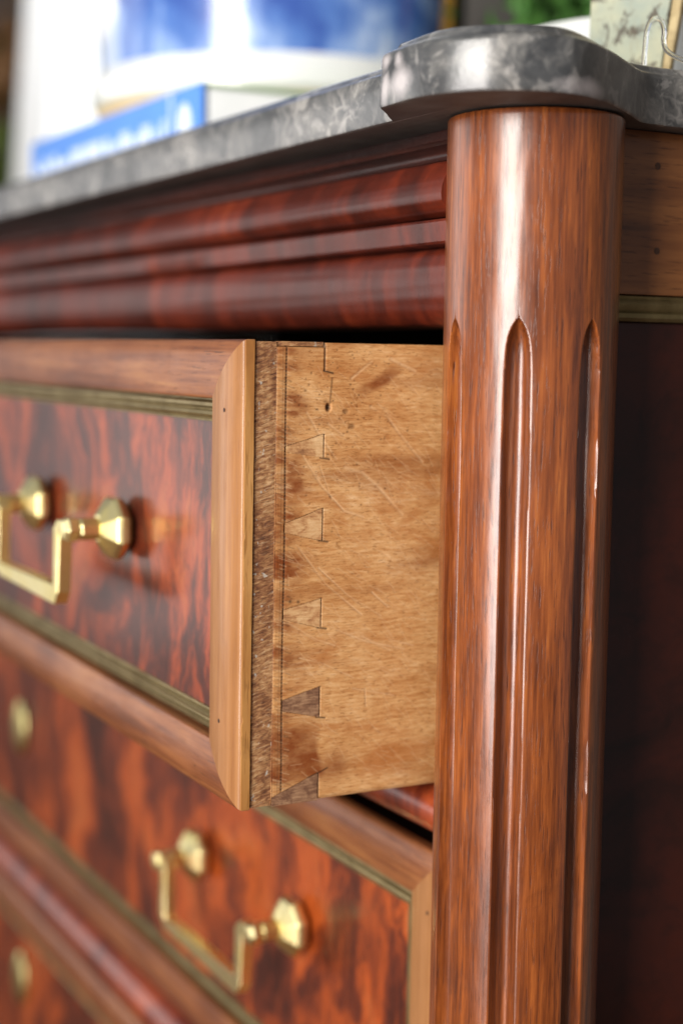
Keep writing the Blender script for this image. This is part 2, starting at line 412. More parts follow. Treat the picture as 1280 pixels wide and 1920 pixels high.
TW = dict(z=.0212, x=.0250)          # frame width top/bottom and at the sides
BR = .0086                           # brass moulding width
def hexprism(c, r0, r1, y0, y1, n, ph=0):
    return [[(c[0]+r0*math.cos(a), y0, c[1]+r0*math.sin(a)) for a in [2*math.pi*(j+ph)/n for j in range(n)]],
            [(c[0]+r1*math.cos(a), y1, c[1]+r1*math.sin(a)) for a in [2*math.pi*(j+ph)/n for j in range(n)]]]
def lathe_y(cx, cz, prof, n, ph=0):
    """faceted turning about the y axis; prof (r,y)"""
    rings = [[(cx+rr*math.cos(2*math.pi*(j+ph)/n), y, cz+rr*math.sin(2*math.pi*(j+ph)/n)) for j in range(n)] for rr, y in prof]
    return loft(rings)
def handle(parent, xr, xl, z, ysurf, swing=0.0):
    """bail handle as a part of its drawer, with its rosettes, posts and bail as sub-parts"""
    root = bpy.data.objects.new('bail_handle', None); C.objects.link(root); root.parent = parent; root.location = (0, 0, 0)
    root.empty_display_size = .01
    yb = .0006
    for x in (xr, xl):
        V, F = lathe_y(x, z, [(.0062, ysurf+.001), (.0060, yb-.001)], 8, .5)
        mesh('rosette_neck', V, F, M['brass'], root, autosmooth=12)
        V, F = lathe_y(x, z, [(.0080, yb+.0034), (.0112, yb+.0016), (.0134, yb-.0008), (.0140, yb-.0030), (.0130, yb-.0050), (.0072, yb-.0092), (.0058, yb-.0100)], 8, .5)
        o = mesh('rosette', V, F, M['brass'], root, autosmooth=12)
        bev(o, .0005)
        V, F = lathe_y(x, z, [(.0048, yb-.0095), (.0048, yb-.0172), (.0040, yb-.0184)], 8, .5)
        o = mesh('post', V, F, M['brass'], root, autosmooth=12); bev(o, .0003)
        V, F = lathe_y(x, z, [(.0038, yb-.0178), (.0054, yb-.0190), (.0056, yb-.0228), (.0044, yb-.0248), (.0012, yb-.0254)], 6, 0)
        o = mesh('post_finial', V, F, M['brass'], root, autosmooth=12); bev(o, .0004)
    yy = yb-.0212
    s = .0029
    ins = .0100
    r0, l0 = Vector((xr, yy, z+.0004)), Vector((xl, yy, z+.0004))
    rt, lt = Vector((xr-ins, yy, z+.0004)), Vector((xl+ins, yy, z+.0004))
    rb, lb = Vector((xr-ins, yy-.0006, z-.0285)), Vector((xl+ins, yy-.0006, z-.0285))
    e = Vector((0, 0, .0014)); ex = Vector((.0014, 0, 0))
    pts = [r0, rt+ex, rt-e, rb+e, rb-ex, lb+ex*3, lb+e*3, lt-e, lt-ex, l0]
    V, F = tube(pts, s*1.42, 4, up=Vector((0, 1, 0)))
    o = mesh('bail', V, F, M['brass'], root, autosmooth=12); bev(o, .0005)
    return root
def bev(o, w, seg=2):
    bm = bmesh.new(); bm.from_mesh(o.data)
    es = [e for e in bm.edges if len(e.link_faces) == 2 and e.calc_face_angle(0) > R(12)]
    bmesh.ops.bevel(bm, geom=es, offset=w*.55, segments=1, affect='EDGES', profile=.5, clamp_overlap=True)
    for fc in bm.faces: fc.smooth = True
    for e in bm.edges:
        if len(e.link_faces) == 2: e.smooth = e.calc_face_angle(0) < R(9)
    bm.to_mesh(o.data); bm.free()

W_CH = 1.09        # drawer width
def drawer_front(root, h, veneer, hz, key=None, nick=.0008, hx=-.1195):
    x0, x1, z0, z1 = -W_CH, 0.0, -h, 0.0
    L = 1.0
    # cushion profile: t is 0..1 of the member's width
    prof = [(0, .0016), (.02, .0004), (.07, -.0004), (.2, -.0016), (.38, -.0023), (.55, -.0023), (.75, -.0018), (.93, -.0011), (.985, -.0006), (1.0, .0010)]
    pr = smooth_profile(prof, 3)
    for side in ('top', 'bottom', 'left', 'right'):
        nm = 'rail' if side in ('top', 'bottom') else 'stile'
        ins = .00012
        frame_member(nm, side, pr, x0, x1, z0, z1, M['rail_x'] if nm == 'rail' else M['rail_z'], root, .0042, TW['x'], TW['z'], nick=nick if side == 'right' else 0)
    # reeded brass moulding, sunk behind the frame
    a = TW['z']; bx0, bx1, bz0, bz1 = x0+TW['x'], x1-TW['x'], z0+TW['z'], z1-TW['z']
    bp = [(0, .0046), (.0007, .0046), (.0009, .0034), (.0016, .0026), (.0028, .0024), (.0036, .0034), (.0042, .0036), (.0047, .0024), (.0058, .0020), (.0066, .0026), (.0072, .0036), (.0077, .0032), (.0083, .0033), (.0086, .0046)]
    for side in ('top', 'bottom', 'left', 'right'):
        frame_member('brass_moulding', side, bp, bx0, bx1, bz0, bz1, M['old_brass'], root, .0056)
    # veneered panel
    px0, px1, pz0, pz1 = bx0+BR*.5, bx1-BR*.5, bz0+BR*.5, bz1-BR*.5
    V, F, nx, nz = [], [], 60, 14
    for i in range(nx+1):
        for j in range(nz+1):
            x = px0+(px1-px0)*i/nx; z = pz0+(pz1-pz0)*j/nz
            V.append((x, .0042+.0003*mnoise.noise(Vector((x*14, 0, z*18))), z))
    for i in range(nx):
        for j in range(nz): F.append((i*(nz+1)+j, (i+1)*(nz+1)+j, (i+1)*(nz+1)+j+1, i*(nz+1)+j+1))
    mesh('veneer_panel', V, F, veneer, root)
    handle(root, hx, hx-.1105, hz, .0040)
    handle(root, -W_CH+.2300, -W_CH+.1250, hz, .0040)
    if key:
        kx, kz = key
        rings = []
        for k, (sc, yy) in enumerate([(1.0, .0034), (1.0, .0022), (.93, .0010), (.75, -.0004), (.45, -.0012), (.05, -.0015)]):
            rings.append([(kx+.0125*sc*math.cos(q), yy, kz+.0195*sc*math.sin(q)) for q in [2*math.pi*j/36 for j in range(36)]])
        V, F = loft(rings); mesh('escutcheon', V, F, M['pale_brass'], root)
    # pegs of the frame
    for (px, pz) in ((-.0105, -.0245), (-.0125, -h+.030), (-.034, -h+.0085)):
        V, F = lathe_y(px, pz, [(.0008, .002), (.0008, -.00242 if px > -.02 else -.0023), (.0002, -.00246 if px > -.02 else -.0024)], 10)
        mesh('peg', V, F, M['peg'], root)

GD = ('frame moulding drawers of the chest')
d1 = thing('drawer', 'open top mahogany drawer pulled out past the column, its dovetailed side showing', 'drawer', (-.0005, -.08729, 0), (-.00503, 0, -.01316), 'drawers of the mahogany chest')
d2 = thing('drawer', 'closed drawer directly under the open one, its whole bail handle in view', 'drawer', (0, 0, -.1957), (0, 0, 0), 'drawers of the mahogany chest')
d3 = thing('drawer', 'lowest closed drawer with oval escutcheon in the bottom left corner', 'drawer', (0, 0, -.3925), (0, 0, 0), 'drawers of the mahogany chest')
H = .165
drawer_front(d1, H, M['flame'], -.0780, None, hx=-.1232)
drawer_front(d2, H, M['flame_b'], -.0705, (-.5535, -.0745), hx=-.1268)
drawer_front(d3, H, M['flame_c'], -.0780, (-.5585, -.0640))

# ------------------------------------------------------------------ drawer boxes
def drawer_box(root, h, detailed):
    if not detailed:
        box('front_board', (-W_CH+.001, .0060, -h+.004), (-.001, .030, -.006), M['dark'], root)  # near-black board puts the shade of the drawer gap into its colour
        box('side_board', (-.012, .0302, -h+.004), (-.0012, .42, -.007), M['pine'], root)
        box('side_board', (-W_CH+.001, .0302, -h+.002), (-W_CH+.012, .42, -.003), M['pine'], root)
        box('drawer_bottom', (-W_CH+.012, .0302, -h+.006), (-.012, .42, -h+.012), M['pine'], root)
        return
    # the edge of the moulding seen from the side
    V, F = [], []
    n = 150
    for i in range(n+1):
        z = -.0004-(h-.0008)*i/n
        w0 = .00015*mnoise.noise(Vector((0, 0, z*90)))
        ch = .0016*max(0, mnoise.noise(Vector((7, 0, z*170)))-.30)+.0006*max(0, mnoise.noise(Vector((9, 0, z*600)))-.2)
        V += [(-.0035, .0006+ch, z), (.00025, .0008+w0+ch, z), (.0004, .0040+w0, z), (-.0035, .0041, z)]
    for i in range(n):
        for j in range(4):
            k = (j+1) % 4; F.append((i*4+j, i*4+k, i*4+4+k, i*4+4+j))
    F.append((0, 1, 2, 3)); F.append((n*4+3, n*4+2, n*4+1, n*4))
    mesh('edge_strip', V, F, M['edge_strip'], root, autosmooth=25)
    # core board of the front: lapped end grain shows at its right end
    V, F = [], []
    ny, nz = 40, 330
    for j in range(nz+1):
        for i in range(ny+1):
            y = .0043+.0085*i/ny; z = -.0006-(h-.0012)*j/nz
            rough = .00008*mnoise.noise(Vector((0, y*500, z*260)))+.00013*mnoise.noise(Vector((4, y*160, (z+y*.40)*950)))
            edge = -.0007 if i == 0 or i == ny else 0
            V.append((-.0003+rough+edge, y, z))
    for j in range(nz):
        for i in range(ny): F.append((j*(ny+1)+i, j*(ny+1)+i+1, (j+1)*(ny+1)+i+1, (j+1)*(ny+1)+i))
    fb = mesh('lap_end_grain', V, F, M['end_grain'], root, autosmooth=60)
    box('front_board', (-W_CH+.001, .0052, -h+.001), (-.0016, .0315, -.0008), M['end_grain'], root, bevel=.0004)
    # side board as a fine sheet with sockets, scribe lines, scratches, and knots
    pins = []   # (z_top_wide, z_bot_wide, y_back, z_top_narrow, z_bot_narrow, y_front)
    def px(zt, zb, nt, nb, yb=.0312, yf=.0165): pins.append((zt, zb, yb, nt, nb, yf))
    px(-.0328, -.0408, -.0370, -.0385)
    px(-.0590, -.0702, -.0640, -.0668)
    px(-.0912, -.1015, -.0945, -.0975)
    px(-.1232, -.1340, -.1270, -.1305)
    half_top = (-.0004, -.0022, .0312, -.0004, -.0030, .0128)
    half_bot = (-.1548, -.1646, .0312, -.1618, -.1646, .0128)
    allp = pins+[half_bot]
    ys = np.concatenate([np.linspace(.0126, .0900, 300), np.linspace(.0930, .42, 30)])
    zs = np.linspace(-.0006, -h+.0006, 620)
    Y, Z = np.meshgrid(ys, zs)
    X = np.zeros_like(Y)
    stain = np.zeros_like(Y); dark = np.zeros_like(Y); pale = np.zeros_like(Y)
    def fnoise(sy, sz, seed, oct=3):
        out = np.zeros_like(Y); amp = 1; tot = 0
        g = np.random.default_rng(seed)
        for o in range(oct):
            ny_ = max(4, int((ys[-1]-ys[0])*sy*2**o)+3); nz_ = max(4, int(h*sz*2**o)+3)
            G = g.random((nz_+2, ny_+2))
            fy = (Y-ys[0])*sy*2**o; fz = -(Z)*sz*2**o
            iy = np.clip(fy.astype(int), 0, ny_); iz = np.clip(fz.astype(int), 0, nz_)
            ty = fy-iy; tz = fz-iz; ty = ty*ty*(3-2*ty); tz = tz*tz*(3-2*tz)
            iy1 = np.minimum(iy+1, ny_+1); iz1 = np.minimum(iz+1, nz_+1)
            v = (G[iz, iy]*(1-ty)+G[iz, iy1]*ty)*(1-tz)+(G[iz1, iy]*(1-ty)+G[iz1, iy1]*ty)*tz
            out += amp*v; tot += amp; amp *= .5
        return out/tot
    wob = (fnoise(60, 60, 1)-.5)
    fine = (fnoise(500, 700, 2)-.5)
    X += .00012*wob + .00005*fine
    def seg(y0, z0, y1, z1):
        dy, dz = y1-y0, z1-z0; L2 = dy*dy+dz*dz
        t = np.clip(((Y-y0)*dy+(Z-z0)*dz)/L2, 0, 1)
        return np.hypot(Y-(y0+t*dy), Z-(z0+t*dz)), t
    def poly(points):
        d = np.full_like(Y, 9.0)
        for a, b in zip(points[:-1], points[1:]):
            d = np.minimum(d, seg(*a, *b)[0])
        return d
    # scribed double line, dotted with tool marks
    for yl, wd, st in ((.01275, .00022, .7), (.0164, .00034, 1.0)):
        dl = np.abs(Y-yl-.00015*np.sin(Z*70)-.00012*(wob))
        msk = np.exp(-(dl/wd)**2)
        dots = .55+.45*(np.sin(Z*5200+fine*3) > -.2)
        msk *= np.clip(dots*(.65+.9*fnoise(20, 160, 5+int(yl*1e4))), 0, 1)
        dark = np.maximum(dark, msk*st); X -= .00022*msk
    dl = np.abs(Y-.0150); dark = np.maximum(dark, .35*np.exp(-(dl/.0002)**2))
    # darker polished stain close to the joint, strongest at the bottom and top
    n40 = fnoise(90, 90, 11); n41 = fnoise(45, 220, 12)
    band = np.clip((.0240-Y)/.006, 0, 1)*np.clip(n41*1.9-.45, 0, 1)
    low = np.clip((-Z-.132)/.012, 0, 1)*np.clip((.0335+.008*(n40-.5)-Y)/.003, 0, 1)*np.clip((Z+.157)/.003+1.2*(n40-.3), 0, 1)
    spotlow = np.exp(-((Y-.0375)/.0060)**2-((Z+.1530)/.0048)**2)*1.1
    top = np.clip((Z+.0080)/.004, 0, 1)*np.clip((.0310-Y)/.002, 0, 1)*.0
    diag = np.exp(-(((Y-.0465)*.80-(-(Z+.0175))*-.60)/.0080)**2*1.0)*0
    # diagonal reddish patch upper right
    cy, cz, ang = .0530, -.0142, R(30)
    uu = (Y-cy)*math.cos(ang)+(Z-cz)*math.sin(ang); vv = -(Y-cy)*math.sin(ang)+(Z-cz)*math.cos(ang)
    diag = np.clip(1.4-np.abs(uu)/.0090, 0, 1)*np.clip(1.5-np.abs(vv+.0006*(n41-.5)*4)/.0021, 0, 1)*np.clip(n40*1.6+.05, 0, 1)
    l1 = np.exp(-((Y-.0205)/.004)**2-((Z+.0230)/.004)**2)*.8
    l2 = np.exp(-((Y-.0215)/.005)**2-((Z+.0500)/.006)**2)*.5
    l3 = np.exp(-((Y-.0215)/.006)**2-((Z+.0790)/.006)**2)*.5
    l4 = np.exp(-((Y-.0250)/.007)**2-((Z+.1130)/.005)**2)*.45
    stain = np.clip(band*.9*np.clip(fnoise(150, 500, 78)*2.2-.5, .2, 1)+.35*np.clip((.0300-Y)/.01, 0, 1)*np.clip(n41*2-.6, 0, 1)+low*.95+spotlow*.85+diag*.95+(l1+l2+l3+l4)*1.6*np.clip(fnoise(160, 420, 77)*2.4-.75, 0, 1), 0, 1)
    stain = np.maximum(stain, np.clip((fnoise(18, 90, 14)-.56)*3.2, 0, .5))
    # specks and worm holes
    g = np.random.default_rng(9)
    for k in range(150):
        yy = g.normal(.036, .013); zz = -abs(g.normal(.024, .016))-.003
        if yy < .018: continue
        rr = g.uniform(.00012, .00034)
        if g.random() < .08: rr *= 2
        dk = np.exp(-((Y-yy)/rr/1.3)**2-((Z-zz)/rr)**2); dark = np.maximum(dark, dk*g.uniform(.3, .8)); X -= .0001*dk
    for (yy, zz, ry, rz, dd) in ((.0330, -.0232, .0010, .0014, .0012), (.0400, -.0246, .0012, .0009, .0003), (.0425, -.0300, .0014, .0010, .0002)):
        dk = np.exp(-(((Y-yy)/ry)**2+((Z-zz)/rz)**2)**2); dark = np.maximum(dark, dk*(.85 if dd > .001 else .45)); X -= dd*dk
    dcr = seg(.0342, -.0130, .0334, -.0225)[0]; mk = np.exp(-(dcr/.00035)**2)*.6; dark = np.maximum(dark, mk)
    # scratches: pale raised-edge grooves
    scr = [([(.0245, -.0250), (.0290, -.0320), (.0365, -.0415)], .00045), ([(.0225, -.0390), (.0300, -.0500), (.0400, -.0600), (.0480, -.0625)], .00040),
           ([(.0400, -.0445), (.0470, -.0465), (.0540, -.0520), (.0640, -.0620)], .00060), ([(.0500, -.0230), (.0570, -.0265), (.0620, -.0325), (.0720, -.0430)], .00050),
           ([(.0220, -.0725), (.0330, -.0860), (.0480, -.0980)], .00034), ([(.0300, -.0800), (.0420, -.0905), (.0560, -.0990)], .00030),
           ([(.0180, -.0990), (.0300, -.1060), (.0370, -.1085)], .00036), ([(.0380, -.1030), (.0500, -.1080), (.0660, -.1120)], .00032),
           ([(.0230, -.1120), (.0330, -.1150), (.0450, -.1210)], .00026), ([(.0480, -.1060), (.0600, -.1120)], .00040),
           ([(.0450, -.1250), (.0620, -.1290)], .00030), ([(.0520, -.0900), (.0590, -.0960)], .00030), ([(.0330, -.0290), (.0390, -.0330)], .0004),
           ([(.0180, -.0390), (.0235, -.0350), (.0270, -.0345)], .0003), ([(.0500, -.1255), (.0505, -.1320)], .00025), ([(.0600, -.1080), (.0700, -.1110)], .00025),
           ([(.0300, -.0440), (.0350, -.0560)], .0002), ([(.0420, -.0130), (.0500, -.0070)], .0005), ([(.0580, -.0060), (.0680, -.0100)], .0006)]
    for pts, wd in scr:
        d = poly(pts); mk = np.exp(-(d/(wd*.95))**2)*np.clip(.25+1.3*(fnoise(120, 120, int(pts[0][0]*1e5))-.2), 0, 1); pale = np.maximum(pale, mk*.85); X -= .00014*mk; sh = np.exp(-((d-wd*1.2)/(wd*.5))**2)*mk.max(); stain = np.maximum(stain, .22*np.exp(-((d-wd*1.3)/(wd*.6))**2))
    for k in range(330):
        yy = g.uniform(.018, .078); zz = -g.uniform(.008, .155); L = g.uniform(.002, .009); an = R(g.normal(-38, 14))
        mk = np.exp(-(seg(yy, zz, yy+L*math.cos(an), zz+L*math.sin(an))[0]/.00016)**2)
        pale = np.maximum(pale, mk*.4); X -= .00004*mk
    # short tool marks across the scribe line
    for k in range(220):
        yy = g.uniform(.0122, .0180); zz = -g.uniform(.004, .160); L = g.uniform(.001, .0035)
        mk = np.exp(-(seg(yy, zz, yy+L, zz-L*.35)[0]/.00016)**2)
        if g.random() < .5: pale = np.maximum(pale, mk*.55)
        else: dark = np.maximum(dark, mk*.5)
    # two creases running down the board
    crs = poly([(.0400, -.0470), (.0550, -.0445), (.0750, -.0410)]); stain = np.maximum(stain, .6*np.exp(-(crs/.0006)**2))
    # sockets
    for (zt, zb, yb, nt, nb, yf) in allp:
        t = np.clip((Y-yf)/(yb-yf), 0, 1)
        up = nt+(zt-nt)*t; dn = nb+(zb-nb)*t
        up = up+.0004*(n40-.5); dn = dn+.0004*(n41-.5)
        ins = np.minimum(np.minimum(up-Z, Z-dn), np.minimum(Y-yf, yb+.0004-Y))
        inside = np.clip(ins/.0002+.5, 0, 1)
        X -= .0022*inside
        back = np.exp(-((Y-yb-.0001)/.00042)**2)*((Z < zt+.0004) & (Z > zb-.0002)); dark = np.maximum(dark, back*np.clip(.55+.9*(n40-.2), 0, .95))
        tick = seg(yb-.001, zb-.0001, yb+.0026, zb-.0007)[0]
        if zb > -.16:
            mk = np.exp(-(tick/.00030)**2)*.9; dark = np.maximum(dark, mk); X -= .0004*mk
        side_d = np.minimum(np.abs(Z-up), np.abs(Z-dn))*((Y > yf) & (Y < yb))+9*((Y <= yf) | (Y >= yb))
        mk = np.exp(-(side_d/.00030)**2)*.22*np.clip(n40*2-.5, 0, 1); dark = np.maximum(dark, mk)
    # upper half pin: notch and dark strip
    nt_ = ((Y < .0312) & (Z > -.0022))
    X -= .0012*nt_; dark = np.maximum(dark, .75*nt_*np.clip(n40+.3, 0, 1)*(Y > .0135))
    mk = np.exp(-((Y-.0313)/.00035)**2)*(Z > -.0105); dark = np.maximum(dark, mk*.85); X -= .0004*mk
    mk = np.exp(-(seg(.0308, -.0104, .0345, -.0112)[0]/.00035)**2); dark = np.maximum(dark, mk)
    mk = np.exp(-(seg(.0270, -.1560, .0312, -.1548)[0]/.00025)**2)+np.exp(-(seg(.0312, -.1548, .0350, -.1532)[0]/.00028)**2); dark = np.maximum(dark, np.clip(mk, 0, 1)*.85)
    for (yy, zz) in ((.0190, -.0915), (.0222, -.0918), (.0182, -.1300)):
        dk = np.exp(-((Y-yy)/.0006)**2-((Z-zz)/.0006)**2); dark = np.maximum(dark, dk*.8)
    # rounded, slightly worn lower and upper edges
    X -= .0006*np.exp(-((Z+h-.0006)/.0008)**2)+.0006*np.exp(-((Z+.0006)/.0008)**2)
    nyy, nzz = len(ys), len(zs)
    V = np.stack([X.ravel(), Y.ravel(), Z.ravel()], 1)
    idx = np.arange(nyy*nzz).reshape(nzz, nyy)
    q = np.stack([idx[:-1, :-1], idx[:-1, 1:], idx[1:, 1:], idx[1:, :-1]], -1).reshape(-1, 4)[:, ::-1]
    # close the board with a back sheet
    nb0 = len(V)
    ring = list(idx[0, :])+list(idx[1:, -1])+list(idx[-1, -2::-1])+list(idx[-2:0:-1, 0])
    bv = V[ring].copy(); bv[:, 0] = -.011
    Vall = np.vstack([V, bv]); me = bpy.data.meshes.new('side_board')
    faces = [tuple(map(int, f_)) for f_ in q]; nr = len(ring)
    for i in range(nr):
        k = (i+1) % nr; faces.append((int(ring[i]), int(ring[k]), nb0+k, nb0+i))
    faces.append(tuple(nb0+i for i in range(nr)))
    me.from_pydata(Vall.tolist(), [], faces); me.update()
    me.polygons.foreach_set('use_smooth', [i < len(q) for i in range(len(faces))])
    for nm, A in (('stain', stain), ('dark', dark), ('pale', pale)):
        at = me.attributes.new(nm, 'FLOAT', 'POINT')
        at.data.foreach_set('value', np.concatenate([np.clip(A, 0, 1).ravel(), np.zeros(nr)]).astype(np.float32))
    me.materials.append(M['side_oak'])
    sb = bpy.data.objects.new('side_board', me); C.objects.link(sb); sb.parent = root
    # pins, each a wedge of the front board's end grain
    for pi_, (zt, zb, yb, nt, nb, yf) in enumerate(allp):
        zt2, zb2, yb2 = zt-.0002, zb+.00025, yb-.0001
        yf2 = yf+.0002
        x1_, x0_ = -.00010, -.0018
        n = 8; rings = []
        for i in range(n+1):
            t = i/n; y = yf2+(yb2-yf2)*t
            tt = (y-yf)/(yb-yf); up = nt+(zt-nt)*tt+.0004; dn = nb+(zb-nb)*tt-.0003
            e = .0001*mnoise.noise(Vector((1, y*700, zt*99)))
            rings.append([(x0_, y, up), (x1_+e, y, up-.0001), (x1_+e*.5, y, (up+dn)/2), (x1_-e, y, dn+.0001), (x0_, y, dn)])
        V, F = loft(rings); mesh('dovetail_pin', V, F, M['pin_dark' if pi_ >= 3 else 'pin'], sb, autosmooth=50)
    # strip of the upper half pin
    box('dovetail_pin', (-.0020, .0128, -.0020), (-.0006, .0309, -.0004), M['end_grain'], sb, bevel=.0002)
    box('side_board', (-W_CH+.001, .0316, -h+.002), (-W_CH+.012, .42, -.003), M['pine'], root)
    box('drawer_bottom', (-W_CH+.0125, .0316, -h+.006), (-.0125, .42, -h+.012), M['pine'], root)
    box('back_board', (-W_CH+.001, .4205, -h+.002), (-.001, .431, -.012), M['pine'], root)
drawer_box(d1, H, True); drawer_box(d2, H, False); drawer_box(d3, H, False)

# ------------------------------------------------------------------ the chest
chest = thing('chest_of_drawers', 'antique mahogany chest carcass with fluted corner column and moulded cornice', 'chest', (0, 0, 0))
ZB = -.69
CX, CY, CR = .0344, .0066, .0303
XL = -W_CH
def column(cx, cy, mirror=1):
    root = None
    zt = .0762; zl = -.66
    FL = [R(a) for a in (-143, -93.2, -43.4, 6.4, 56, 106, 156, -193)]
    A = []
    hw0 = .148
    base = set()
    for k in range(360): base.add(round(R(k-180), 5))
    for a in FL:
        for q in np.linspace(-hw0*1.35, hw0*1.35, 41): base.add(round(a+q, 5))
    A = sorted(set(round((a+math.pi) % (2*math.pi)-math.pi, 5) for a in base))
    zf = .0080       # top of flutes
    Zs = sorted(set([zt, zt-.0006, zt-.002]+list(np.linspace(zt-.004, zf+.001, 22))+list(np.linspace(zf, zf-.030, 80))+list(np.linspace(zf-.031, -.30, 110))+list(np.linspace(-.31, zl, 40))), reverse=True)
    V = []
    for z in Zs:
        shrink = .0004 if z == zt else 0
        for a in A:
            rr = CR-shrink + .00013*mnoise.noise(Vector((a*2.2, 0, z*14)))+.00006*mnoise.noise(Vector((a*9, 3, z*60)))
            dmin = 9
            for fa in FL:
                d = (a-fa+math.pi) % (2*math.pi)-math.pi
                if abs(d) < abs(dmin): dmin = d
            zz = zf-z+.0003*math.sin(fa*7)
            if zz > 0:
                hw = hw0*(1-math.exp(-zz/.0052)) if zz < .03 else hw0
                hw *= 1+.03*mnoise.noise(Vector((0, round(fa, 1), z*30)))
                if hw > .004:
                    s_ = dmin/hw
                    if abs(s_) < 1:
                        rr -= .0063*min(1, (hw/hw0))*math.sqrt(max(0, 1-s_*s_))**.68
                    elif abs(s_) < 1.22:
                        rr -= .00022*((1.22-abs(s_))/.22)**2
            V.append((cx+mirror*rr*math.cos(a), cy+rr*math.sin(a), z))
    n = len(A); F = []
    for i in range(len(Zs)-1):
        for j in range(n):
            k = (j+1) % n; F.append((i*n+j, i*n+k, (i+1)*n+k, (i+1)*n+j))
    F.append(tuple(range(n))); F.append(tuple(range((len(Zs)-1)*n, len(Zs)*n)))
    return mesh('fluted_column', V, F, M['column'], chest, autosmooth=38)
column(CX, CY); column(XL-CX, CY, -1)
# cornice
low = smooth_profile([(-.0040, .0056), (-.0090, .0062), (-.0122, .0092), (-.0142, .0140), (-.0152, .0200), (-.0150, .0255), (-.0138, .0298), (-.0118, .0325), (-.0096, .0338)], 5)
fil = [(-.0096, .0342), (-.0146, .0350), (-.0154, .0358), (-.0166, .0425), (-.0160, .0434), (-.0118, .0440)]
tor = smooth_profile([(-.0116, .0444), (-.0165, .0456), (-.0200, .0488), (-.0207, .0525), (-.0194, .0565), (-.0172, .0600), (-.0150, .0628), (-.0136, .0638)], 6)
upp = [(-.0130, .0641), (-.0126, .0645)]+smooth_profile([(-.0112, .0650), (-.0104, .0664), (-.0116, .0680), (-.0138, .0688)], 4)+[(-.0160, .0690), (-.0166, .0698), (-.0162, .0706), (-.0140, .0710), (-.0060, .0712), (-.0055, .0768)]
sweep_x('frieze_moulding', low+[(.010, .0335), (.010, .0054)], XL-.016, .016, M['cornice'], chest, 60, .0003)
sweep_x('fillet_moulding', fil+[(.010, .0440), (.010, .0337)], XL-.016, .0165, M['cornice'], chest, 60, .0003)
sweep_x('torus_moulding', tor+[(.010, .0634), (.010, .0443)], XL-.0175, .0175, M['cornice'], chest, 60, .0003)
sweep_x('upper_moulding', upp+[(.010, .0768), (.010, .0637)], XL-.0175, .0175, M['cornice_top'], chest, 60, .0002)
# dividers (bullnose rails)
for zt_, zb_ in ((-.1664, -.1886), (-.3612, -.3872), (-.5585, -.584)):
    c = (zt_+zb_)/2; hh = (zt_-zb_)/2
    pr = [(.004-.0125*math.cos(q), c+hh*math.sin(q)) for q in np.linspace(-math.pi/2, math.pi/2, 18)]
    sweep_x('drawer_divider', pr+[(.43, zt_), (.43, zb_)], XL-.008, .0165, M['bullnose'], chest, 40, .0003)
# carcass sides, back, inner posts
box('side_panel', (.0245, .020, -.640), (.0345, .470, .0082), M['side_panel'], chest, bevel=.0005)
box('side_rail', (.0245, .020, .0182), (.0362, .470, .0766), M['side_rail'], chest, bevel=.0008)
bprof = [(.0345, .0084), (.0362, .0086), (.0372, .0098), (.0370, .0114), (.0360, .0120), (.0368, .0134), (.0372, .0148), (.0364, .0160), (.0356, .0166), (.0360, .0176), (.0350, .0179), (.0300, .0179), (.0300, .0084)]
V, F = loft([[(x, y, z) for x, z in bprof] for y in (.020, .470)]); mesh('brass_moulding', V, F, M['old_brass'], chest, autosmooth=30)
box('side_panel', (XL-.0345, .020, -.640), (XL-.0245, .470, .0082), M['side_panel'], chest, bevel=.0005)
box('side_rail', (XL-.0362, .020, .0090), (XL-.0245, .470, .0766), M['side_rail'], chest, bevel=.0008)
box('back_panel', (XL-.0244, .4705, -.640), (.0244, .482, .0766), M['dark'], chest)
box('carcass_post', (.0012, .036, -.640), (.0240, .080, .0050), M['dark'], chest)
box('carcass_post', (XL-.0240, .036, -.640), (XL-.0012, .080, .0050), M['dark'], chest)
box('dust_board', (XL-.0240, .0110, .0450), (.0240, .470, .0600), M['dark'], chest)
box('plinth', (XL-.034, .002, -.690), (.034, .470, -.6405), M['bullnose'], chest)
for yy, zz in ((.0598, .0645), (.0607, .0342), (.1400, .0640), (.1400, .0345)):
    V, F = [], []
    rings = [[(xx, yy+rr*math.cos(q), zz+rr*math.sin(q)) for q in [2*math.pi*j/12 for j in range(12)]] for xx, rr in ((.0355, .0013), (.03635, .0013), (.0364, .0005))]
    V, F = loft(rings); mesh('peg', V, F, M['peg'], chest)

# ------------------------------------------------------------------ marble top
corner = smooth_profile([(-.0003, -.0311), (.0060, -.0358), (.0123, -.0406), (.0180, -.0452), (.0206, -.0475), (.0224, -.0487), (.0250, -.0492), (.0333, -.0497), (.0429, -.0500), (.0522, -.0488), (.0601, -.0458), (.0689, -.0395), (.0740, -.0335), (.0778, -.0260), (.0798, -.0175), (.0796, -.0105), (.0765, -.0015), (.0697, .0103), (.0597, .0250), (.0500, .0390), (.0470, .0450), (.0460, .0560)], 6)
def base_outline():
    """plan of the slab: straight front, splayed and rounded corner, straight sides"""
    yf, xs, yb = -.0311, .0460, .515
    right = corner; left = [(XL-x, y) for x, y in right][::-1]
    xj = right[0][0]; xl = left[-1][0]; lx = XL-xs
    pts = left+[(xl+(xj-xl)*i/70, yf) for i in range(1, 70)]+right
    pts += [(xs, right[-1][1]+(yb-right[-1][1])*i/24) for i in range(1, 25)]
    pts += [(xs+(lx-xs)*i/20, yb) for i in range(1, 21)]
    pts += [(lx, yb+(left[0][1]-yb)*i/20) for i in range(1, 20)]
    return pts
_B = base_outline()
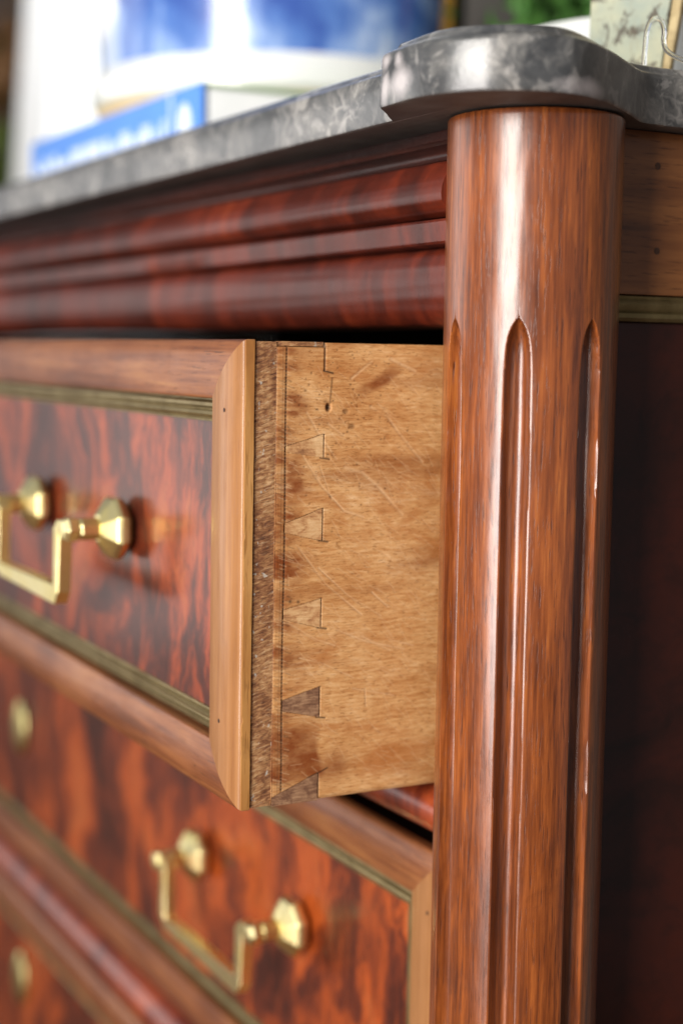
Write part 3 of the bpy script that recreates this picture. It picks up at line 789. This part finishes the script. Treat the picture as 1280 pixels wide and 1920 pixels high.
def outline(o):
    """the plan inset by o, each point moved along its own inward normal"""
    out = []; n = len(_B)
    for i in range(n):
        a, b, c = Vector(_B[i-1]), Vector(_B[i]), Vector(_B[(i+1) % n])
        d1_ = (b-a).normalized(); d2_ = (c-b).normalized(); t = (d1_+d2_).normalized()
        nn = Vector((-t.y, t.x)); k = 1/max(.6, t.dot(d1_))
        out.append((b.x+nn.x*o*k, b.y+nn.y*o*k))
    return out
zm = .0770
prof = [(.0012, zm), (.0004, zm+.0003), (0, zm+.0012), (0, zm+.0090), (0, zm+.0158), (.0004, zm+.0170), (.0014, zm+.0179), (.0032, zm+.0183), (.0046, zm+.0188), (.0054, zm+.0198), (.0062, zm+.0210), (.0078, zm+.0218)]
rings = []
for o_, z in prof:
    rg = []
    for (x, y) in outline(o_):
        # hand-worked edge: small waves and chips
        d = .0008*mnoise.noise(Vector((x*26, y*26, z*30)))+.00025*mnoise.noise(Vector((x*120, y*120, z*120)))
        chip = .0012*max(0, mnoise.noise(Vector((x*160, y*160, 5)))-.42) if o_ < .002 and (z < zm+.002 or z > zm+.016) else 0
        rg.append((x, y+d+chip, z+.35*d+(chip if z < zm+.005 else -chip)))
    rings.append(rg)
slab = thing('marble_top', 'grey fossil marble slab with rounded corner resting on the chest', 'marble top', (0, 0, 0))
V, F = loft(rings, caps=False)
from mathutils.geometry import tessellate_polygon
nB = len(_B)
for base_ in (0, (len(rings)-1)*nB):
    for tri in tessellate_polygon([[Vector((V[base_+k][0], V[base_+k][1], 0)) for k in range(nB)]]):
        F.append(tuple(base_+k for k in tri))
ms = mesh('marble_slab', V, F, M['marble'], slab, autosmooth=32)
ms.data.materials.append(M['marble_sawn'])
for pl_ in ms.data.polygons:
    if pl_.normal.z < -.9: pl_.material_index = 1
ZT = zm+.0219

# ------------------------------------------------------------------ objects on the slab
bk = thing('book', 'thick white-paged book with blue spine lettered in white, lying flat on the marble', 'book', (-.451, .03, ZT))
bx = .1505
hB = .0420
box('page_block', (-bx+.002, .0035, .0022), (bx-.002, .232, hB-.0022), M['page'], bk, bevel=.0008)
box('back_cover', (-bx, .001, 0), (bx, .236, .0020), M['green_edge'], bk, bevel=.0003)
box('front_cover', (-bx, .001, hB-.0020), (bx, .236, hB), M['green_edge'], bk, bevel=.0003)
box('spine', (-bx, -.0012, 0), (bx-.001, .0009, hB), M['blue'], bk, bevel=.0004)
# soft, unreadable run of white title letters, and a small emblem block by the right end
x = -bx+.012
while x < bx-.052:
    wd = random.uniform(.005, .010); hh = random.choice((.014, .018, .018))
    for sgm in range(random.choice((2, 3))):
        xx = x+sgm*wd/2.2
        box('spine_lettering', (xx, -.0017, .010), (xx+.0017, -.0011, .010+hh), M['white_ink'], bk, bevel=0)
    box('spine_lettering', (x, -.0016, .010+hh*random.choice((0, .5, .85))), (x+wd*.85, -.0011, .010+hh*random.choice((0, .5, .85))+.0022), M['white_ink'], bk, bevel=0) if False else None
    x += wd+.0022
box('spine_rule', (bx-.0445, -.0016, .001), (bx-.0425, -.0011, hB-.001), M['white_ink'], bk, bevel=0)
V, F = lathe_y(bx-.024, hB*.48, [(.012, -.0011), (.012, -.0017), (.011, -.0018)], 20)
for k, v in enumerate(V): V[k] = (bx-.024+(v[0]-bx+.024)*.75, v[1], hB*.48+(v[2]-hB*.48)*1.1)
mesh('spine_emblem', V, F, M['white_ink'], bk)

bowl = thing('bowl', 'large blue and white porcelain bowl with bare tan foot standing on the book', 'bowl', (-.497, .172, ZT+hB))
def lathe(name, prof, mat, parent, n=96, c=(0, 0)):
    rings = [[(c[0]+rr*math.cos(2*math.pi*j/n), c[1]+rr*math.sin(2*math.pi*j/n), z) for j in range(n)] for rr, z in prof]
    V, F = loft(rings, caps=True); return mesh(name, V, F, mat, parent, autosmooth=30)
lathe('foot', [(.106, 0), (.120, .0005), (.123, .006), (.1245, .0155)], M['tan'], bowl)
lathe('white_band', [(.1235, .0157), (.1275, .019), (.1285, .030), (.1235, .0390)], M['white'], bowl)
lathe('painted_wall', [(.1225, .0390), (.1225, .05), (.125, .09), (.130, .14), (.135, .18), (.137, .184), (.135, .186), (.130, .182), (.120, .09), (.110, .045)], M['porcelain'], bowl)

dish = thing('small_bowl', 'small plain white bowl behind the marble corner, beside the cream board', 'bowl', (-.105, .165, ZT))
lathe('bowl_wall', [(.020, 0), (.024, .0005), (.030, .006), (.046, .026), (.055, .0440), (.0562, .0452), (.0545, .0450), (.044, .027), (.02, .008)], M['white'], dish, 64)

# cream board leaning behind the corner
bd = thing('painted_board', 'distressed cream painted board standing on the marble near the glass hook', 'board', (-.068, .128, ZT), (0, R(6), R(38-62)))
bd.rotation_euler = (0, 0, 0); bd.location = (0, 0, 0)
A0 = Vector((-.0620, .098, ZT+.0004)); 
def slab_between(name, a, b, at, bt, thick, mat, parent):
    """upright board: bottom edge a>b, top edge at>bt, thickness away from the camera"""
    a, b, at, bt = map(Vector, (a, b, at, bt)); nrm = (b-a).cross(at-a).normalized()
    if nrm.dot(CAM-a) > 0: nrm = -nrm
    fr = [a, b, bt, at]; V = fr+[p+nrm*thick for p in fr]
    o = mesh(name, V, [(0, 1, 2, 3), (7, 6, 5, 4), (0, 1, 5, 4), (1, 2, 6, 5), (2, 3, 7, 6), (3, 0, 4, 7)], mat, parent, autosmooth=20); bev(o, .0008)
    return o
slab_between('painted_face', (-.0300, .078, ZT+.0004), (-.0010, .090, ZT+.0004), (-.0300, .080, ZT+.10), (.0130, .093, ZT+.10), .003, M['cream'], bd)
slab_between('bare_edge', (-.0004, .0902, ZT+.0004), (.0026, .0912, ZT+.0004), (.0137, .0932, ZT+.10), (.0205, .0952, ZT+.10), .003, M['raw_edge'], bd)

# clear glass hook standing by the right edge
gh = thing('glass_hook', 'clear bent glass hook standing on the marble in front of the cream board', 'glass ornament', (0, 0, 0))
path = [(0.0204, 0.065, 0.1027), (0.0205, 0.065, 0.1065), (0.0209, 0.065, 0.1107), (0.0213, 0.065, 0.1145), (0.0229, 0.065, 0.118), (0.026, 0.065, 0.1191), (0.0293, 0.065, 0.1172), (0.031, 0.065, 0.1135), (0.0309, 0.065, 0.1102), (0.0322, 0.065, 0.1069), (0.0355, 0.065, 0.1045), (0.0396, 0.065, 0.1024), (0.0447, 0.065, 0.1004)]
path = [Vector(p) for p in smooth_profile(path, 5)]
V, F = tube(path, .0009, 14, up=Vector((0, 1, 0))); mesh('glass_rod', V, F, M['glass'], gh)

# gilt picture frame edge behind the bowl
gf = thing('picture_frame', 'gilt picture frame leaning behind the blue and white bowl', 'picture frame', (0, 0, 0))
slab_between('gilt_moulding', (-.368, .220, ZT), (-.360, .222, ZT), (-.368, .230, ZT+.3), (-.360, .232, ZT+.3), .006, M['gilt'], gf)
slab_between('frame_backing', (-.56, .240, ZT), (-.374, .240, ZT), (-.56, .246, ZT+.29), (-.374, .246, ZT+.29), .004, M['backing_cloth'], gf)

# leafy plants
def leaves(name, n, centre, spread, size, mat, parent, seed, droop=.4):
    g = random.Random(seed); V, F = [], []
    for k in range(n):
        c = Vector([centre[i]+g.gauss(0, 1)*spread[i]*.5 for i in range(3)])
        d = Vector((g.gauss(0, 1), g.gauss(0, 1), g.gauss(0, .6)+.3)).normalized(); sd = d.cross(Vector((g.random(), g.random(), 1))).normalized()
        L = size*g.uniform(.6, 1.3); W = L*.22; up = d.cross(sd)*L*.12
        b = len(V); V += [c, c+d*L*.35+sd*W+up, c+d*L, c+d*L*.35-sd*W+up, c+d*L*.45-up*.3]
        F += [(b, b+1, b+4), (b+1, b+2, b+4), (b+2, b+3, b+4), (b+3, b, b+4)]
    return mesh(name, V, F, mat, parent)
fern = thing('fern', 'bright green fern in a pot behind the small white bowl', 'plant', (-.27, .33, ZT))
leaves('foliage', 1300, (0, 0, .130), (.052, .06, .075), .024, M['leaf'], fern, 3)
lathe('pot', [(.030, 0), (.034, .001), (.043, .062), (.045, .064), (.041, .064), (.034, .02)], M['tan'], fern, 40)
fern.location = (-.335, .33, ZT)
hp = thing('houseplant', 'tall houseplant with brown and olive leaves left of the white curtain', 'plant', (-2.30, .40, -.69))
leaves('brown_leaves', 260, (.05, 0, 1.17), (.10, .12, .10), .09, M['leaf_brown'], hp, 5)
leaves('olive_leaves', 420, (.04, 0, .95), (.12, .14, .20), .08, M['leaf_olive'], hp, 6)
V, F = tube([(0, 0, .2), (.01, 0, .6), (-.01, .01, 1.2)], .014, 10, up=Vector((0, 1, 0))); mesh('stem', V, F, M['leaf_brown'], hp)
lathe('pot', [(.12, 0), (.13, .002), (.165, .30), (.17, .31), (.155, .31), (.14, .1)], M['tan'], hp, 48)

# white curtain hanging beyond the far end of the chest
cu = thing('curtain', 'white linen curtain hanging in folds beyond the left end of the chest', 'curtain', (-1.80, .44, 0))
V, F = [], []
nx, nz = 160, 40
for j in range(nz+1):
    z = -.68+2.2*j/nz
    spread = .14+.30*max(0, (.55-z))
    for i in range(nx+1):
        t = i/nx; xx = -spread+t*(spread+.55)
        V.append((xx, .022*math.sin(t*58+.6*math.sin(z*2))+.012*math.sin(t*23+z), z))
for j in range(nz):
    for i in range(nx): F.append((j*(nx+1)+i, j*(nx+1)+i+1, (j+1)*(nx+1)+i+1, (j+1)*(nx+1)+i))
cm = mesh('linen_drape', V, F, M['linen'], cu)
V, F = tube([(-.6, 0, 1.54), (.6, 0, 1.54)], .011, 12, up=Vector((0, 1, 0))); mesh('curtain_rod', V, F, M['old_brass'], cu)

# ------------------------------------------------------------------ setting
structure(box('floor', (-4.5, -3.5, -.74), (3.5, .60, -.6905), M['floor'], bevel=0))
structure(box('back_wall', (-4.5, .56, -.69), (0.8, .66, 2.0), M['wall'], bevel=0))
